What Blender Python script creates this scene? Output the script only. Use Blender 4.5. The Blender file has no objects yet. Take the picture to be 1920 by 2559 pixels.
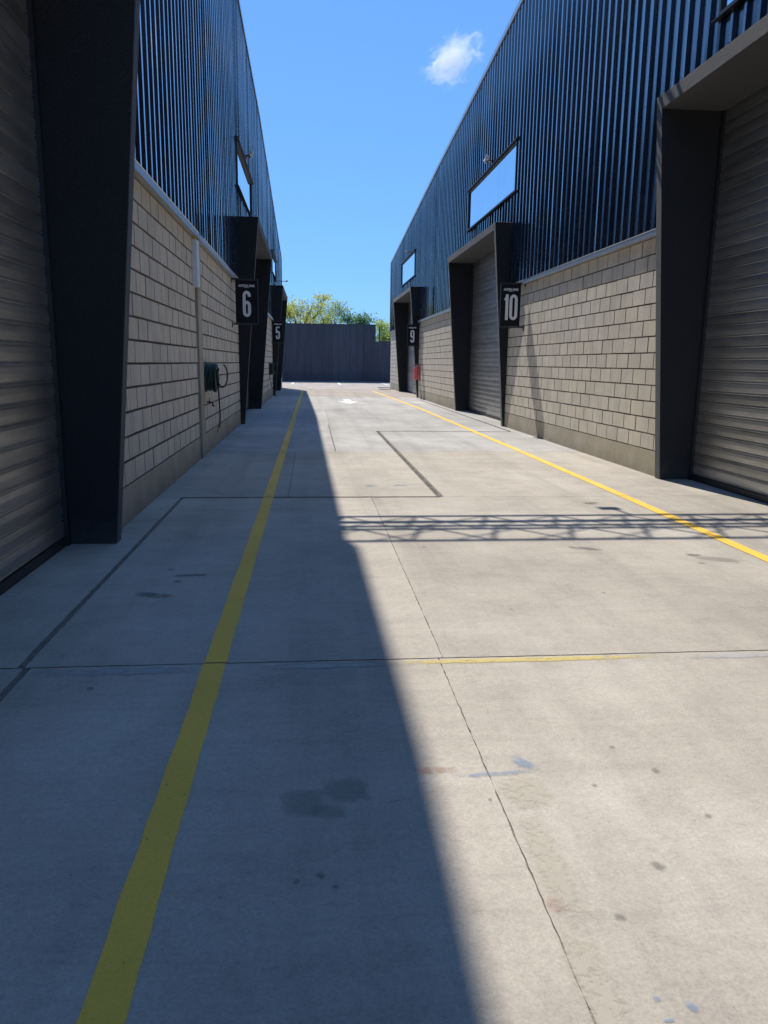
import bpy, bmesh, math, random
from mathutils import Vector, Matrix
rnd = random.Random(7)
S = bpy.context.scene
COL = S.collection

# ------------------------------------------------------------------ camera
cam = bpy.data.cameras.new('camera')
camo = bpy.data.objects.new('camera', cam); COL.objects.link(camo); S.camera = camo
FPX, PW, PH, EYE = 1890.0, 1920.0, 2559.0, 1.46
Fv = Vector((778 - PW / 2, 905 - PH / 2, FPX)).normalized()
Dv = Vector((-126, 9320, FPX)); Dv = (Dv - Fv * Dv.dot(Fv)).normalized()
Rv = Dv.cross(Fv)
M3 = Matrix(((Rv.x, -Rv.y, -Rv.z), (Fv.x, -Fv.y, -Fv.z), (-Dv.x, Dv.y, Dv.z)))
camo.matrix_world = Matrix.Translation((0, 0, EYE)) @ M3.to_4x4()
cam.sensor_fit = 'VERTICAL'; cam.sensor_height = 36.0; cam.sensor_width = 27.0
cam.lens = FPX / PH * 36.0
cam.clip_start = 0.05; cam.clip_end = 5000

# ------------------------------------------------------------------ sky, sun, exposure
SUNDIR = Vector((-0.188, 0.64, 1.0)).normalized()
elev = math.asin(SUNDIR.z); azim = math.atan2(SUNDIR.x, SUNDIR.y)
W = bpy.data.worlds.new('World'); S.world = W; W.use_nodes = True
wt = W.node_tree; wt.nodes.clear()
wo = wt.nodes.new('ShaderNodeOutputWorld'); bg = wt.nodes.new('ShaderNodeBackground')
sky = wt.nodes.new('ShaderNodeTexSky'); sky.sky_type = 'NISHITA'; sky.sun_disc = False
sky.sun_elevation = elev; sky.sun_rotation = azim
sky.altitude = 0; sky.air_density = 1.0; sky.dust_density = 0.1; sky.ozone_density = 3.5
# deep, evenly graded blue of a very clear day: softer gradient and a blue tint over the whole dome
gam = wt.nodes.new('ShaderNodeGamma'); gam.inputs['Gamma'].default_value = 0.50
tint = wt.nodes.new('ShaderNodeMix'); tint.data_type = 'RGBA'; tint.blend_type = 'MULTIPLY'; tint.inputs[0].default_value = 1.0
tint.inputs[7].default_value = (0.52, 1.00, 1.75, 1)
wt.links.new(sky.outputs[0], gam.inputs['Color']); wt.links.new(gam.outputs[0], tint.inputs[6]); wt.links.new(tint.outputs[2], bg.inputs[0])
wt.links.new(bg.outputs[0], wo.inputs[0]); bg.inputs[1].default_value = 0.15
sl = bpy.data.lights.new('sun', 'SUN'); sl.energy = 3.05; sl.angle = math.radians(0.5); sl.color = (1.0, 0.94, 0.84)
so = bpy.data.objects.new('sun', sl); COL.objects.link(so)
so.rotation_euler = SUNDIR.to_track_quat('Z', 'Y').to_euler(); so.location = (-6, 20, 32)
vs = S.view_settings
S.display_settings.display_device = 'sRGB'
vs.view_transform = 'Standard'; vs.look = 'None'; vs.gamma = 1.0; vs.use_curve_mapping = False
vs.exposure = 0.65
S.render.engine = 'CYCLES'
S.cycles.max_bounces = 12; S.cycles.diffuse_bounces = 8; S.cycles.glossy_bounces = 4
S.cycles.transparent_max_bounces = 12; S.cycles.volume_bounces = 4
S.cycles.use_denoising = True; S.cycles.sample_clamp_indirect = 10

# ------------------------------------------------------------------ helpers
class MB:
    def __init__(s): s.v = []; s.f = []
    def poly(s, pts):
        n = len(s.v); s.v += [tuple(p) for p in pts]; s.f.append(tuple(range(n, n + len(pts)))); return s
    def box(s, a, b):
        x0, y0, z0 = a; x1, y1, z1 = b
        if x0 > x1: x0, x1 = x1, x0
        if y0 > y1: y0, y1 = y1, y0
        if z0 > z1: z0, z1 = z1, z0
        n = len(s.v)
        s.v += [(x0,y0,z0),(x1,y0,z0),(x1,y1,z0),(x0,y1,z0),(x0,y0,z1),(x1,y0,z1),(x1,y1,z1),(x0,y1,z1)]
        s.f += [tuple(n + i for i in q) for q in ((0,3,2,1),(4,5,6,7),(0,1,5,4),(1,2,6,5),(2,3,7,6),(3,0,4,7))]
        return s
    def prism(s, pts, axis, a, b):
        """closed outline pts (2-tuples in the two other axes) extruded along axis from a to b"""
        def P(p, t):
            return {'x': (t, p[0], p[1]), 'y': (p[0], t, p[1]), 'z': (p[0], p[1], t)}[axis]
        n = len(s.v); k = len(pts)
        s.v += [P(p, a) for p in pts] + [P(p, b) for p in pts]
        s.f.append(tuple(range(n + k - 1, n - 1, -1))); s.f.append(tuple(range(n + k, n + 2 * k)))
        for i in range(k):
            j = (i + 1) % k; s.f.append((n + i, n + j, n + k + j, n + k + i))
        return s
    def tube(s, pts, r, seg=8, r2=None):
        pts = [Vector(p) for p in pts]; m = len(pts); rings = []
        up = Vector((0.3, 0.2, 0.93)).normalized(); prev = None
        for i, p in enumerate(pts):
            t = (pts[min(i + 1, m - 1)] - pts[max(i - 1, 0)]).normalized()
            if prev is None:
                a = t.cross(up)
                if a.length < 1e-3: a = t.cross(Vector((1, 0, 0)))
            else: a = prev - t * prev.dot(t)
            a.normalize(); prev = a; b = t.cross(a)
            rr = r if r2 is None else r + (r2 - r) * i / (m - 1)
            n = len(s.v); rings.append(n)
            for k in range(seg):
                c = 2 * math.pi * k / seg
                s.v.append(tuple(p + a * (math.cos(c) * rr) + b * (math.sin(c) * rr)))
        for q in range(m - 1):
            for k in range(seg):
                j = (k + 1) % seg
                s.f.append((rings[q] + k, rings[q] + j, rings[q + 1] + j, rings[q + 1] + k))
        s.f.append(tuple(rings[0] + k for k in range(seg - 1, -1, -1)))
        s.f.append(tuple(rings[-1] + k for k in range(seg)))
        return s
    def lathe(s, c, prof, seg=16):
        x, y, z = c; rings = []
        for r, h in prof:
            n = len(s.v); rings.append(n)
            for k in range(seg):
                a = 2 * math.pi * k / seg; s.v.append((x + r * math.cos(a), y + r * math.sin(a), z + h))
        for q in range(len(prof) - 1):
            for k in range(seg):
                j = (k + 1) % seg; s.f.append((rings[q] + k, rings[q] + j, rings[q + 1] + j, rings[q + 1] + k))
        s.f.append(tuple(rings[0] + k for k in range(seg - 1, -1, -1))); s.f.append(tuple(rings[-1] + k for k in range(seg)))
        return s
    def mesh(s, name, mat, smooth=False, fix=True):
        me = bpy.data.meshes.new(name); me.from_pydata(s.v, [], s.f)
        if fix:
            bm = bmesh.new(); bm.from_mesh(me); bmesh.ops.recalc_face_normals(bm, faces=bm.faces[:]); bm.to_mesh(me); bm.free()
        if smooth:
            me.polygons.foreach_set('use_smooth', [True] * len(me.polygons))
        me.materials.append(mat); me.update(); return me
    def build(s, name, mat, parent=None, smooth=False, loc=None, fix=True, **props):
        return put(name, s.mesh(name, mat, smooth, fix), parent, loc, **props)

def put(name, data, parent=None, loc=None, **props):
    o = bpy.data.objects.new(name, data); COL.objects.link(o)
    if parent is not None: o.parent = parent
    if loc is not None: o.location = loc
    for k, v in props.items(): o[k] = v
    return o

def thing(name, label, cat, loc=(0, 0, 0), group=None, data=None):
    o = put(name, data, None, loc, label=label, category=cat)
    if group: o['group'] = group
    return o

def bevel(o, w=0.01, seg=1):
    m = o.modifiers.new('bevel', 'BEVEL'); m.width = w; m.segments = seg; m.limit_method = 'ANGLE'; return o

# ------------------------------------------------------------------ materials
class NT:
    def __init__(s, name):
        s.m = bpy.data.materials.new(name); s.m.use_nodes = True; s.t = s.m.node_tree
        s.b = s.t.nodes['Principled BSDF']; s.out = s.t.nodes['Material Output']; s._pos = None
    def n(s, typ, **kw):
        n = s.t.nodes.new(typ)
        for k, v in kw.items(): setattr(n, k, v)
        return n
    def l(s, a, b): s.t.links.new(a, b)
    def set(s, **kw):
        for k, v in kw.items():
            k = k.replace('_', ' ')
            if k == 'Base Color' and len(v) == 3: v = (*v, 1)
            s.b.inputs[k].default_value = v
        return s
    def pos(s, scale=(1, 1, 1), obj=False, gen=False):
        if obj or gen: src = s.n('ShaderNodeTexCoord').outputs['Object' if obj else 'Generated']
        else: src = s.n('ShaderNodeNewGeometry').outputs['Position']
        mp = s.n('ShaderNodeMapping'); mp.inputs['Scale'].default_value = scale; s.l(src, mp.inputs['Vector']); return mp.outputs[0]
    def noise(s, vec, scale, detail=4, rough=0.6, dist=0.0):
        n = s.n('ShaderNodeTexNoise'); n.inputs['Scale'].default_value = scale; n.inputs['Detail'].default_value = detail
        n.inputs['Roughness'].default_value = rough; n.inputs['Distortion'].default_value = dist
        if vec is not None: s.l(vec, n.inputs['Vector'])
        return n.outputs['Fac']
    def ramp(s, fac, stops):
        r = s.n('ShaderNodeValToRGB'); e = r.color_ramp.elements
        while len(e) > 1: e.remove(e[0])
        for i, (p, c) in enumerate(stops):
            if not hasattr(c, '__len__'): c = (c, c, c)
            q = e[0] if i == 0 else e.new(p)
            q.position = p; q.color = (*c[:3], 1)
        s.l(fac, r.inputs[0]); return r.outputs[0]
    def mix(s, fac, a, b, mode='MIX'):
        m = s.n('ShaderNodeMix', data_type='RGBA', blend_type=mode)
        for v, i in ((fac, 0), (a, 6), (b, 7)):
            if hasattr(v, 'links'): s.l(v, m.inputs[i])
            elif i == 0: m.inputs[0].default_value = v
            else: m.inputs[i].default_value = (*v[:3], 1) if hasattr(v, '__len__') else (v, v, v, 1)
        return m.outputs[2]
    def math(s, op, a, b=0.0, c=None, clamp=False):
        m = s.n('ShaderNodeMath', operation=op); m.use_clamp = clamp
        for i, v in enumerate((a, b, c)):
            if v is None: continue
            if hasattr(v, 'links'): s.l(v, m.inputs[i])
            else: m.inputs[i].default_value = v
        return m.outputs[0]
    def rand(s): return s.n('ShaderNodeObjectInfo').outputs['Random']
    def bump(s, h, strength=0.3, dist=0.01):
        b = s.n('ShaderNodeBump'); b.inputs['Strength'].default_value = strength; b.inputs['Distance'].default_value = dist
        s.l(h, b.inputs['Height']); s.l(b.outputs[0], s.b.inputs['Normal']); return s
    def col(s, c): s.l(c, s.b.inputs['Base Color']); return s
    def alpha(s, a): s.l(a, s.b.inputs['Alpha']); return s

def concrete_floor(name, base, warm, seed):
    m = NT(name); p = m.pos()
    mp = m.n('ShaderNodeMapping'); mp.inputs['Location'].default_value = (seed * 7.3, seed * 3.1, 0); m.l(p, mp.inputs['Vector']); p = mp.outputs[0]
    big = m.noise(p, 0.55, 5, 0.62, 0.4)
    c = m.ramp(big, [(0.28, tuple(x * 0.80 for x in base)), (0.5, base), (0.72, warm)])
    med = m.noise(p, 2.3, 8, 0.74, 0.25)
    c = m.mix(1.0, c, m.ramp(med, [(0.3, 0.86), (0.5, 1.0), (0.7, 1.09)]), 'MULTIPLY')
    # trowel streaks running across the lane
    ps = m.pos((0.9, 9.0, 1.0)); st = m.noise(ps, 1.1, 7, 0.75, 1.2)
    c = m.mix(1.0, c, m.ramp(st, [(0.25, 0.86), (0.45, 1.0), (0.75, 1.07)]), 'MULTIPLY')
    fine = m.noise(p, 95, 3, 0.8)
    c = m.mix(1.0, c, m.ramp(fine, [(0.2, 0.74), (0.5, 1.0), (0.8, 1.18)]), 'MULTIPLY')
    grit = m.noise(p, 34, 5, 0.8)
    c = m.mix(1.0, c, m.ramp(grit, [(0.25, 0.84), (0.5, 1.0), (0.75, 1.12)]), 'MULTIPLY')
    blot = m.noise(p, 6.5, 6, 0.75, 0.2)
    c = m.mix(1.0, c, m.ramp(blot, [(0.28, 0.88), (0.45, 1.0), (0.62, 1.0), (0.78, 1.10)]), 'MULTIPLY')
    # small pits and specks
    v = m.n('ShaderNodeTexVoronoi'); v.inputs['Scale'].default_value = 9.0; m.l(p, v.inputs['Vector'])
    sp = m.ramp(v.outputs['Distance'], [(0.02, 1.0), (0.06, 0.0)])
    gate = m.ramp(m.noise(p, 3.7, 3, 0.6), [(0.58, 0.0), (0.66, 1.0)])
    c = m.mix(m.math('MULTIPLY', m.math('MULTIPLY', sp, gate), 0.55), c, (0.07, 0.06, 0.055))
    # faint tyre grime along the lane
    pt = m.pos((2.6, 0.10, 1.0)); ty = m.noise(pt, 1.0, 4, 0.6)
    c = m.mix(1.0, c, m.ramp(ty, [(0.32, 0.86), (0.5, 1.0), (0.7, 1.04)]), 'MULTIPLY')
    r = m.rand(); c = m.mix(1.0, c, m.ramp(r, [(0.0, 0.95), (1.0, 1.05)]), 'MULTIPLY')
    m.col(c); m.set(Roughness=0.85); m.b.inputs['Specular IOR Level'].default_value = 0.25
    h = m.math('ADD', m.math('MULTIPLY', fine, 0.5), m.math('MULTIPLY', med, 1.0))
    m.bump(h, 0.25, 0.006); return m.m

M = {}
M['floor_near'] = concrete_floor('concrete_floor_near', (0.475, 0.430, 0.365), (0.55, 0.505, 0.435), 1)
M['floor_mid'] = concrete_floor('concrete_floor_mid', (0.46, 0.445, 0.415), (0.54, 0.525, 0.495), 2)
M['floor_far'] = concrete_floor('concrete_floor_far', (0.44, 0.385, 0.325), (0.51, 0.45, 0.395), 3)

m = NT('joint_filler'); p = m.pos(); f = m.noise(p, 60, 4, 0.8)
m.col(m.ramp(f, [(0.3, (0.055, 0.048, 0.042)), (0.7, (0.17, 0.15, 0.13))])).set(Roughness=0.95).bump(f, 0.8, 0.01); M['filler'] = m.m
m = NT('old_sealant'); p = m.pos(); f = m.noise(p, 40, 5, 0.8)
m.col(m.ramp(f, [(0.3, (0.13, 0.118, 0.10)), (0.7, (0.30, 0.275, 0.235))])).set(Roughness=0.95).bump(f, 0.8, 0.01); M['sealant'] = m.m
m = NT('earth'); p = m.pos(); f = m.noise(p, 0.4, 5)
m.col(m.ramp(f, [(0.3, (0.10, 0.09, 0.07)), (0.7, (0.14, 0.13, 0.08))])).set(Roughness=0.95); M['earth'] = m.m

def block_mat(name, base):
    m = NT(name); p = m.pos(); r = m.rand()
    c = m.ramp(r, [(0.0, tuple(x * 0.93 for x in base)), (0.35, base), (0.7, tuple(x * 1.03 for x in base)), (1.0, (base[0] * 1.05, base[1] * 1.04, base[2] * 0.99))])
    n1 = m.noise(p, 2.2, 5, 0.65); c = m.mix(1.0, c, m.ramp(n1, [(0.3, 0.86), (0.7, 1.08)]), 'MULTIPLY')
    n2 = m.noise(p, 110, 3, 0.8); c = m.mix(1.0, c, m.ramp(n2, [(0.25, 0.78), (0.5, 1.0), (0.8, 1.12)]), 'MULTIPLY')
    pv = m.pos((5.0, 5.0, 0.25)); n3 = m.noise(pv, 1.2, 4, 0.6)
    c = m.mix(1.0, c, m.ramp(n3, [(0.28, 0.82), (0.45, 1.0)]), 'MULTIPLY')
    ef = m.ramp(m.noise(m.pos((3.5, 3.5, 0.5)), 1.6, 5, 0.7), [(0.66, 0.0), (0.78, 1.0)])
    c = m.mix(m.math('MULTIPLY', ef, 0.25), c, (0.55, 0.53, 0.50))
    m.col(c).set(Roughness=0.92).bump(n2, 0.35, 0.006); m.b.inputs['Specular IOR Level'].default_value = 0.2; return m.m
M['block'] = block_mat('concrete_block', (0.66, 0.615, 0.53))
m = NT('plinth_render'); p = m.pos(); n1 = m.noise(p, 1.7, 6, 0.7); n2 = m.noise(p, 70, 3, 0.8)
c = m.ramp(n1, [(0.3, (0.36, 0.32, 0.235)), (0.55, (0.46, 0.42, 0.33)), (0.75, (0.53, 0.485, 0.40))])
c = m.mix(1.0, c, m.ramp(n2, [(0.3, 0.86), (0.7, 1.1)]), 'MULTIPLY')
sep = m.n('ShaderNodeSeparateXYZ'); m.l(p, sep.inputs[0])
spl = m.ramp(m.math('ADD', sep.outputs[2], m.math('MULTIPLY', m.noise(m.pos((1, 1, .6)), 5.0, 5, 0.7), 0.30)), [(0.13, 1.0), (0.36, 0.0)])
c = m.mix(m.math('MULTIPLY', spl, 0.5), c, (0.20, 0.175, 0.14))
M['plinth'] = m.col(c).set(Roughness=0.93).bump(n2, 0.3, 0.006).m
m = NT('joint_shade_arris'); n = m.noise(m.pos(), 60, 4); M['arris'] = m.col(m.ramp(n, [(0.3, (0.20, 0.178, 0.145)), (0.7, (0.33, 0.30, 0.25))])).set(Roughness=0.95).m  # dark arris colour that stands in for shade in the block joints
m = NT('mortar'); n = m.noise(m.pos(), 80, 3); M['mortar'] = m.col(m.ramp(n, [(0.3, (0.085, 0.07, 0.055)), (0.7, (0.15, 0.125, 0.10))])).set(Roughness=0.95).m

m = NT('cladding_paint'); p = m.pos(); r = m.rand()
n1 = m.noise(m.pos((3, 3, 0.35)), 1.4, 5, 0.65)
c = m.ramp(n1, [(0.25, (0.005, 0.010, 0.026)), (0.75, (0.010, 0.017, 0.038))])
c = m.mix(1.0, c, m.ramp(r, [(0, 0.85), (1, 1.15)]), 'MULTIPLY')
rr = m.ramp(m.noise(p, 2.5, 4, 0.6), [(0.3, 0.20), (0.7, 0.32)]); m.l(rr, m.b.inputs['Roughness'])
dents = m.noise(m.pos((1, 1, 0.5)), 2.2, 2, 0.5); m.bump(dents, 0.05, 0.02)
m.b.inputs['Specular IOR Level'].default_value = 1.0
m.set(IOR=1.6, Coat_Weight=0.9, Coat_Roughness=0.12, Coat_IOR=1.55); M['cladding'] = m.col(c).m
m = NT('fence_paint'); n1 = m.noise(m.pos((3, 3, 0.4)), 1.2, 4); r = m.rand()
c = m.ramp(n1, [(0.25, (0.052, 0.062, 0.084)), (0.75, (0.088, 0.105, 0.135))])
M['fence'] = m.col(m.mix(1.0, c, m.ramp(r, [(0, 0.85), (1, 1.15)]), 'MULTIPLY')).set(Roughness=0.42).m

m = NT('dark_stucco'); p = m.pos(); n2 = m.noise(p, 55, 5, 0.75); n1 = m.noise(p, 1.3, 4)
c = m.ramp(n2, [(0.25, (0.005, 0.007, 0.011)), (0.6, (0.012, 0.015, 0.021)), (0.85, (0.055, 0.055, 0.058))])
c = m.mix(1.0, c, m.ramp(n1, [(0.3, 0.8), (0.7, 1.15)]), 'MULTIPLY')
v = m.n('ShaderNodeTexVoronoi'); v.inputs['Scale'].default_value = 14.0; m.l(p, v.inputs['Vector'])
dot = m.ramp(v.outputs['Distance'], [(0.05, 1.0), (0.09, 0.0)])
sep = m.n('ShaderNodeSeparateXYZ'); m.l(p, sep.inputs[0])
low = m.ramp(m.math('ADD', sep.outputs[2], m.math('MULTIPLY', m.noise(p, 2.0, 3), 1.2)), [(0.62, 1.0), (1.3, 0.0)])
gate = m.ramp(m.noise(p, 5.5, 2), [(0.52, 0.0), (0.58, 1.0)])
c = m.mix(m.math('MULTIPLY', m.math('MULTIPLY', dot, gate), m.math('MULTIPLY', low, 0.9)), c, (0.40, 0.39, 0.37))
dust = m.ramp(m.math('ADD', sep.outputs[2], m.math('MULTIPLY', m.noise(p, 7.0, 5, 0.7), 0.35)), [(0.17, 1.0), (0.42, 0.0)])
c = m.mix(m.math('MULTIPLY', dust, 0.35), c, (0.14, 0.13, 0.115))
m.col(c).set(Roughness=0.6).bump(n2, 1.0, 0.02); m.b.inputs['Specular IOR Level'].default_value = 0.35; m.set(Sheen_Weight=0.28, Sheen_Roughness=0.45); M['stucco'] = m.m

m = NT('galvanised_slat'); r = m.rand()
n1 = m.noise(m.pos((1.5, 1.0, 9.0)), 1.1, 6, 0.7); n2 = m.noise(m.pos((0.5, 1.3, 4.0)), 2.4, 5, 0.7)
c = m.ramp(n1, [(0.25, (0.30, 0.31, 0.31)), (0.5, (0.43, 0.44, 0.44)), (0.75, (0.54, 0.55, 0.545))])
c = m.mix(1.0, c, m.ramp(r, [(0, 0.82), (1, 1.15)]), 'MULTIPLY')
c = m.mix(m.math('MULTIPLY', m.ramp(n2, [(0.52, 0), (0.68, 1)]), 0.5), c, (0.40, 0.39, 0.365))
m.l(m.ramp(n2, [(0.3, 0.36), (0.7, 0.50)]), m.b.inputs['Roughness'])
M['slat'] = m.col(c).set(Metallic=0.85).m
def plain(name, col, rough=0.5, metal=0.0, var=0.12, scale=12.0, spec=None):
    m = NT(name); n = m.noise(m.pos(), scale, 4, 0.65)
    m.col(m.ramp(n, [(0.25, tuple(x * (1 - var) for x in col)), (0.75, tuple(x * (1 + var) for x in col))])).set(Roughness=rough, Metallic=metal)
    if spec is not None: m.b.inputs['Specular IOR Level'].default_value = spec
    return m.m
M['rail'] = plain('galvanised_trim', (0.52, 0.53, 0.54), 0.38, 0.75)
M['dark_metal'] = plain('dark_metal', (0.020, 0.022, 0.026), 0.45)
M['shell'] = plain('inner_wall', (0.03, 0.03, 0.032), 0.9)
M['sign_black'] = plain('sign_face', (0.005, 0.006, 0.009), 0.6, 0, 0.12, 12.0, 0.25)
M['print'] = plain('sign_print', (0.74, 0.74, 0.76), 0.55, 0, 0.04)
M['white_box'] = plain('white_trunking', (0.72, 0.74, 0.76), 0.4)
M['lamp_white'] = plain('lamp_white', (0.72, 0.72, 0.70), 0.4)
M['hose'] = plain('green_hose', (0.012, 0.040, 0.038), 0.33, 0, 0.3, 40)
M['black_hose'] = plain('black_hose', (0.018, 0.018, 0.020), 0.4)
M['brass'] = plain('brass', (0.55, 0.40, 0.15), 0.35, 0.9)
M['red'] = plain('red_enamel', (0.66, 0.030, 0.040), 0.28)
M['red_handle'] = plain('red_handle', (0.45, 0.03, 0.03), 0.5)
M['foam'] = plain('yellow_foam', (0.42, 0.34, 0.10), 0.9, 0, 0.3)
M['rubber'] = plain('rubber_seal', (0.02, 0.022, 0.028), 0.7)
M['truss'] = plain('truss_steel', (0.10, 0.10, 0.105), 0.5)
M['mirror'] = None
m = NT('mirror_glass'); n = m.noise(m.pos(), 0.7, 2)
m.col(m.ramp(n, [(0.3, (0.60, 0.68, 0.76)), (0.7, (0.66, 0.74, 0.80))])).set(Metallic=1.0, Roughness=0.03).bump(n, 0.02, 0.02); M['mirror'] = m.m
m = NT('acrylic'); n = m.noise(m.pos(), 8, 3)
m.col(m.ramp(n, [(0.3, (0.75, 0.62, 0.66)), (0.7, (0.82, 0.72, 0.75))])).set(Roughness=0.15, Alpha=0.07); M['acrylic'] = m.m

def paint(name, col, wear, under=0.25, seed=0):
    m = NT(name); p = m.pos()
    n1 = m.noise(p, 22, 6, 0.75); n2 = m.noise(p, 1.4, 4, 0.6); n3 = m.noise(p, 120, 2, 0.7)
    c = m.mix(1.0, col, m.ramp(n2, [(0.3, 0.92), (0.7, 1.08)]), 'MULTIPLY')
    c = m.mix(1.0, c, m.ramp(n3, [(0.25, 0.90), (0.75, 1.10)]), 'MULTIPLY')
    m.col(c).set(Roughness=0.7)
    a = m.ramp(m.math('ADD', m.math('MULTIPLY', n1, 0.7), m.math('MULTIPLY', n2, 0.3)), [(wear - 0.03, 0.15), (wear + 0.03, 1.0)])
    m.alpha(a); return m.m
M['yellow'] = paint('yellow_line_paint', (0.95, 0.57, 0.075), 0.37)
M['white_line'] = paint('white_line_paint', (0.78, 0.77, 0.74), 0.33)

def decal_mat(name, col, strength, lo=0.42, hi=0.6, scale=5.0, rough=0.8, streak=(1, 1, 1)):
    """worn paint or stain: noise inside a soft-edged outline in the decal's own coordinates (-1..1)"""
    m = NT(name); t = m.n('ShaderNodeTexCoord')
    ln = m.n('ShaderNodeVectorMath', operation='LENGTH')
    sx = m.n('ShaderNodeSeparateXYZ'); m.l(t.outputs['Object'], sx.inputs[0])
    ax = m.math('POWER', m.math('ABSOLUTE', sx.outputs[0]), 3.0); ay = m.math('POWER', m.math('ABSOLUTE', sx.outputs[1]), 3.0)
    rad = m.math('POWER', m.math('ADD', ax, ay), 0.3333)
    fall = m.ramp(rad, [(0.35, 1.0), (1.0, 0.0)])
    n = m.noise(m.pos(streak), scale, 6, 0.72, 0.3)
    a = m.math('MULTIPLY', fall, 0.42); a = m.math('ADD', a, n)
    a = m.ramp(a, [(lo + 0.25, 0.0), (hi + 0.25, 1.0)]); a = m.math('MULTIPLY', a, fall)
    a = m.math('MULTIPLY', a, strength, None, True)
    m.col(m.mix(n, tuple(x * 0.8 for x in col), tuple(min(1, x * 1.15) for x in col))).set(Roughness=rough); m.alpha(a); return m.m
M['d_yellow'] = decal_mat('faded_yellow_paint', (0.72, 0.58, 0.20), 0.75, 0.44, 0.62, 22.0)
M['d_white'] = decal_mat('faded_pale_paint', (0.52, 0.52, 0.50), 0.7, 0.34, 0.6, 7.0)
M['d_blue'] = decal_mat('blue_marker_spray', (0.22, 0.34, 0.52), 0.48, 0.46, 0.70, 14.0)
M['d_red'] = decal_mat('red_marker_spray', (0.46, 0.26, 0.20), 0.4, 0.46, 0.70, 20.0)
M['d_oil'] = decal_mat('oil_stain', (0.13, 0.115, 0.105), 0.45, 0.46, 0.66, 14.0, 0.6)
M['d_damp'] = decal_mat('damp_patch', (0.28, 0.255, 0.225), 0.32, 0.46, 0.56, 9.0, 0.6)
M['d_spot'] = decal_mat('dark_spot', (0.13, 0.115, 0.105), 0.34, 0.38, 0.62, 40.0)
M['d_scrape'] = decal_mat('concrete_patch', (0.60, 0.55, 0.45), 0.6, 0.42, 0.66, 26.0)

# ------------------------------------------------------------------ ground
gm = MB(); gm.poly([(-1500, -1500, -0.06), (1500, -1500, -0.06), (1500, 1500, -0.06), (-1500, 1500, -0.06)])
ground = gm.build('ground', M['earth'], kind='structure')
# bed under the slabs, seen in the joints
MB().poly([(-2.6, -14, -0.007), (5.6, -14, -0.007), (5.6, 62, -0.007), (-2.6, 62, -0.007)]).build('joint_bed', M['sealant'], ground)

def edge(x0, y0, x1, y1, wob, step=0.035):
    L = math.hypot(x1 - x0, y1 - y0); k = max(1, min(150, int(L / step))); out = []
    nx, ny = -(y1 - y0) / L, (x1 - x0) / L
    for i in range(k):
        t = i / k; w = 0 if i == 0 else rnd.uniform(-wob, wob) * (1.0 if rnd.random() > 0.05 else 2.0)
        out.append((x0 + (x1 - x0) * t + nx * w, y0 + (y1 - y0) * t + ny * w))
    return out
def slab(x0, x1, y0, y1, mat, wob=0.0016):
    pts = edge(x0, y0, x1, y0, wob) + edge(x1, y0, x1, y1, wob) + edge(x1, y1, x0, y1, wob) + edge(x0, y1, x0, y0, wob)
    mb = MB(); n = len(pts)
    mb.v = [(x, y, 0.0) for x, y in pts] + [(x, y, -0.03) for x, y in pts]
    mb.f = [tuple(range(n))] + [(i, i + n, (i + 1) % n + n, (i + 1) % n) for i in range(n)]
    return mb.build('concrete_slab', mat, ground)
g = 0.0035          # half of a narrow joint
XA, XB = -2.45, 5.45
def row(y0, y1, xs, mat, gaps=None):
    xs = [(x if isinstance(x, tuple) else (x, g)) for x in xs]
    cur = XA; w0 = 0
    for x, h in xs + [(XB, 0)]:
        slab(cur + w0, x - h, y0 + g, y1 - g, mat, 0.0012 if y0 > 12 else 0.0024); cur = x; w0 = h
slab(-14, XA - g, -14, -3.4, M['floor_near']); slab(XB + g, 18, -14, -3.4, M['floor_near']); slab(XA, XB, -14, -6.0, M['floor_near'])  # unseen slabs behind the camera, added to bounce sunlight into the lane
row(-6.0, -0.9, [(-1.36, 0.019), (0.62, 0.0022)], M['floor_near'])
row(-0.9, 3.565, [(-1.365, 0.019), (0.632, 0.0022)], M['floor_near'])
row(3.565, 8.24, [(-1.40, 0.019), (0.655, 0.0022)], M['floor_near'])
row(8.24, 12.65, [-0.26, (1.43, 0.040)], M['floor_near'])
row(12.65, 16.46, [0.40, (1.43, 0.040)], M['floor_mid'])
row(16.46, 24.6, [0.43, 4.40], M['floor_mid'])
row(24.6, 33.2, [4.40], M['floor_mid'])
row(33.2, 41.8, [4.3], M['floor_far'])
row(41.8, 59.0, [], M['floor_far'])
# a wider apron at the end of the lane, on both sides of the buildings
slab(-14, XA - g, 45.6, 59.0, M['floor_far']); slab(XB + g, 18, 46.2, 59.0, M['floor_far'])
# rough sealing strip laid in the wide joints
def strip(x, y0, y1, h, z=-0.004, mat='filler'):
    mb = MB(); k = int((y1 - y0) / 0.06)
    for i in range(k + 1):
        y = y0 + (y1 - y0) * i / k
        mb.v += [(x - h, y, z - 0.008), (x + rnd.uniform(-.01, .01), y, z + rnd.uniform(-0.004, 0.006)), (x + h, y, z - 0.008)]
    for i in range(k):
        for q in (0, 1): mb.f.append((3 * i + q, 3 * i + q + 1, 3 * i + q + 4, 3 * i + q + 3))
    mb.build('joint_seal', M[mat], ground)
strip(-1.365, -0.8, 3.55, 0.020, mat='sealant'); strip(-1.40, 3.6, 8.22, 0.020, mat='sealant'); strip(1.43, 8.26, 12.64, 0.041); strip(1.43, 12.64, 16.45, 0.041)

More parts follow.
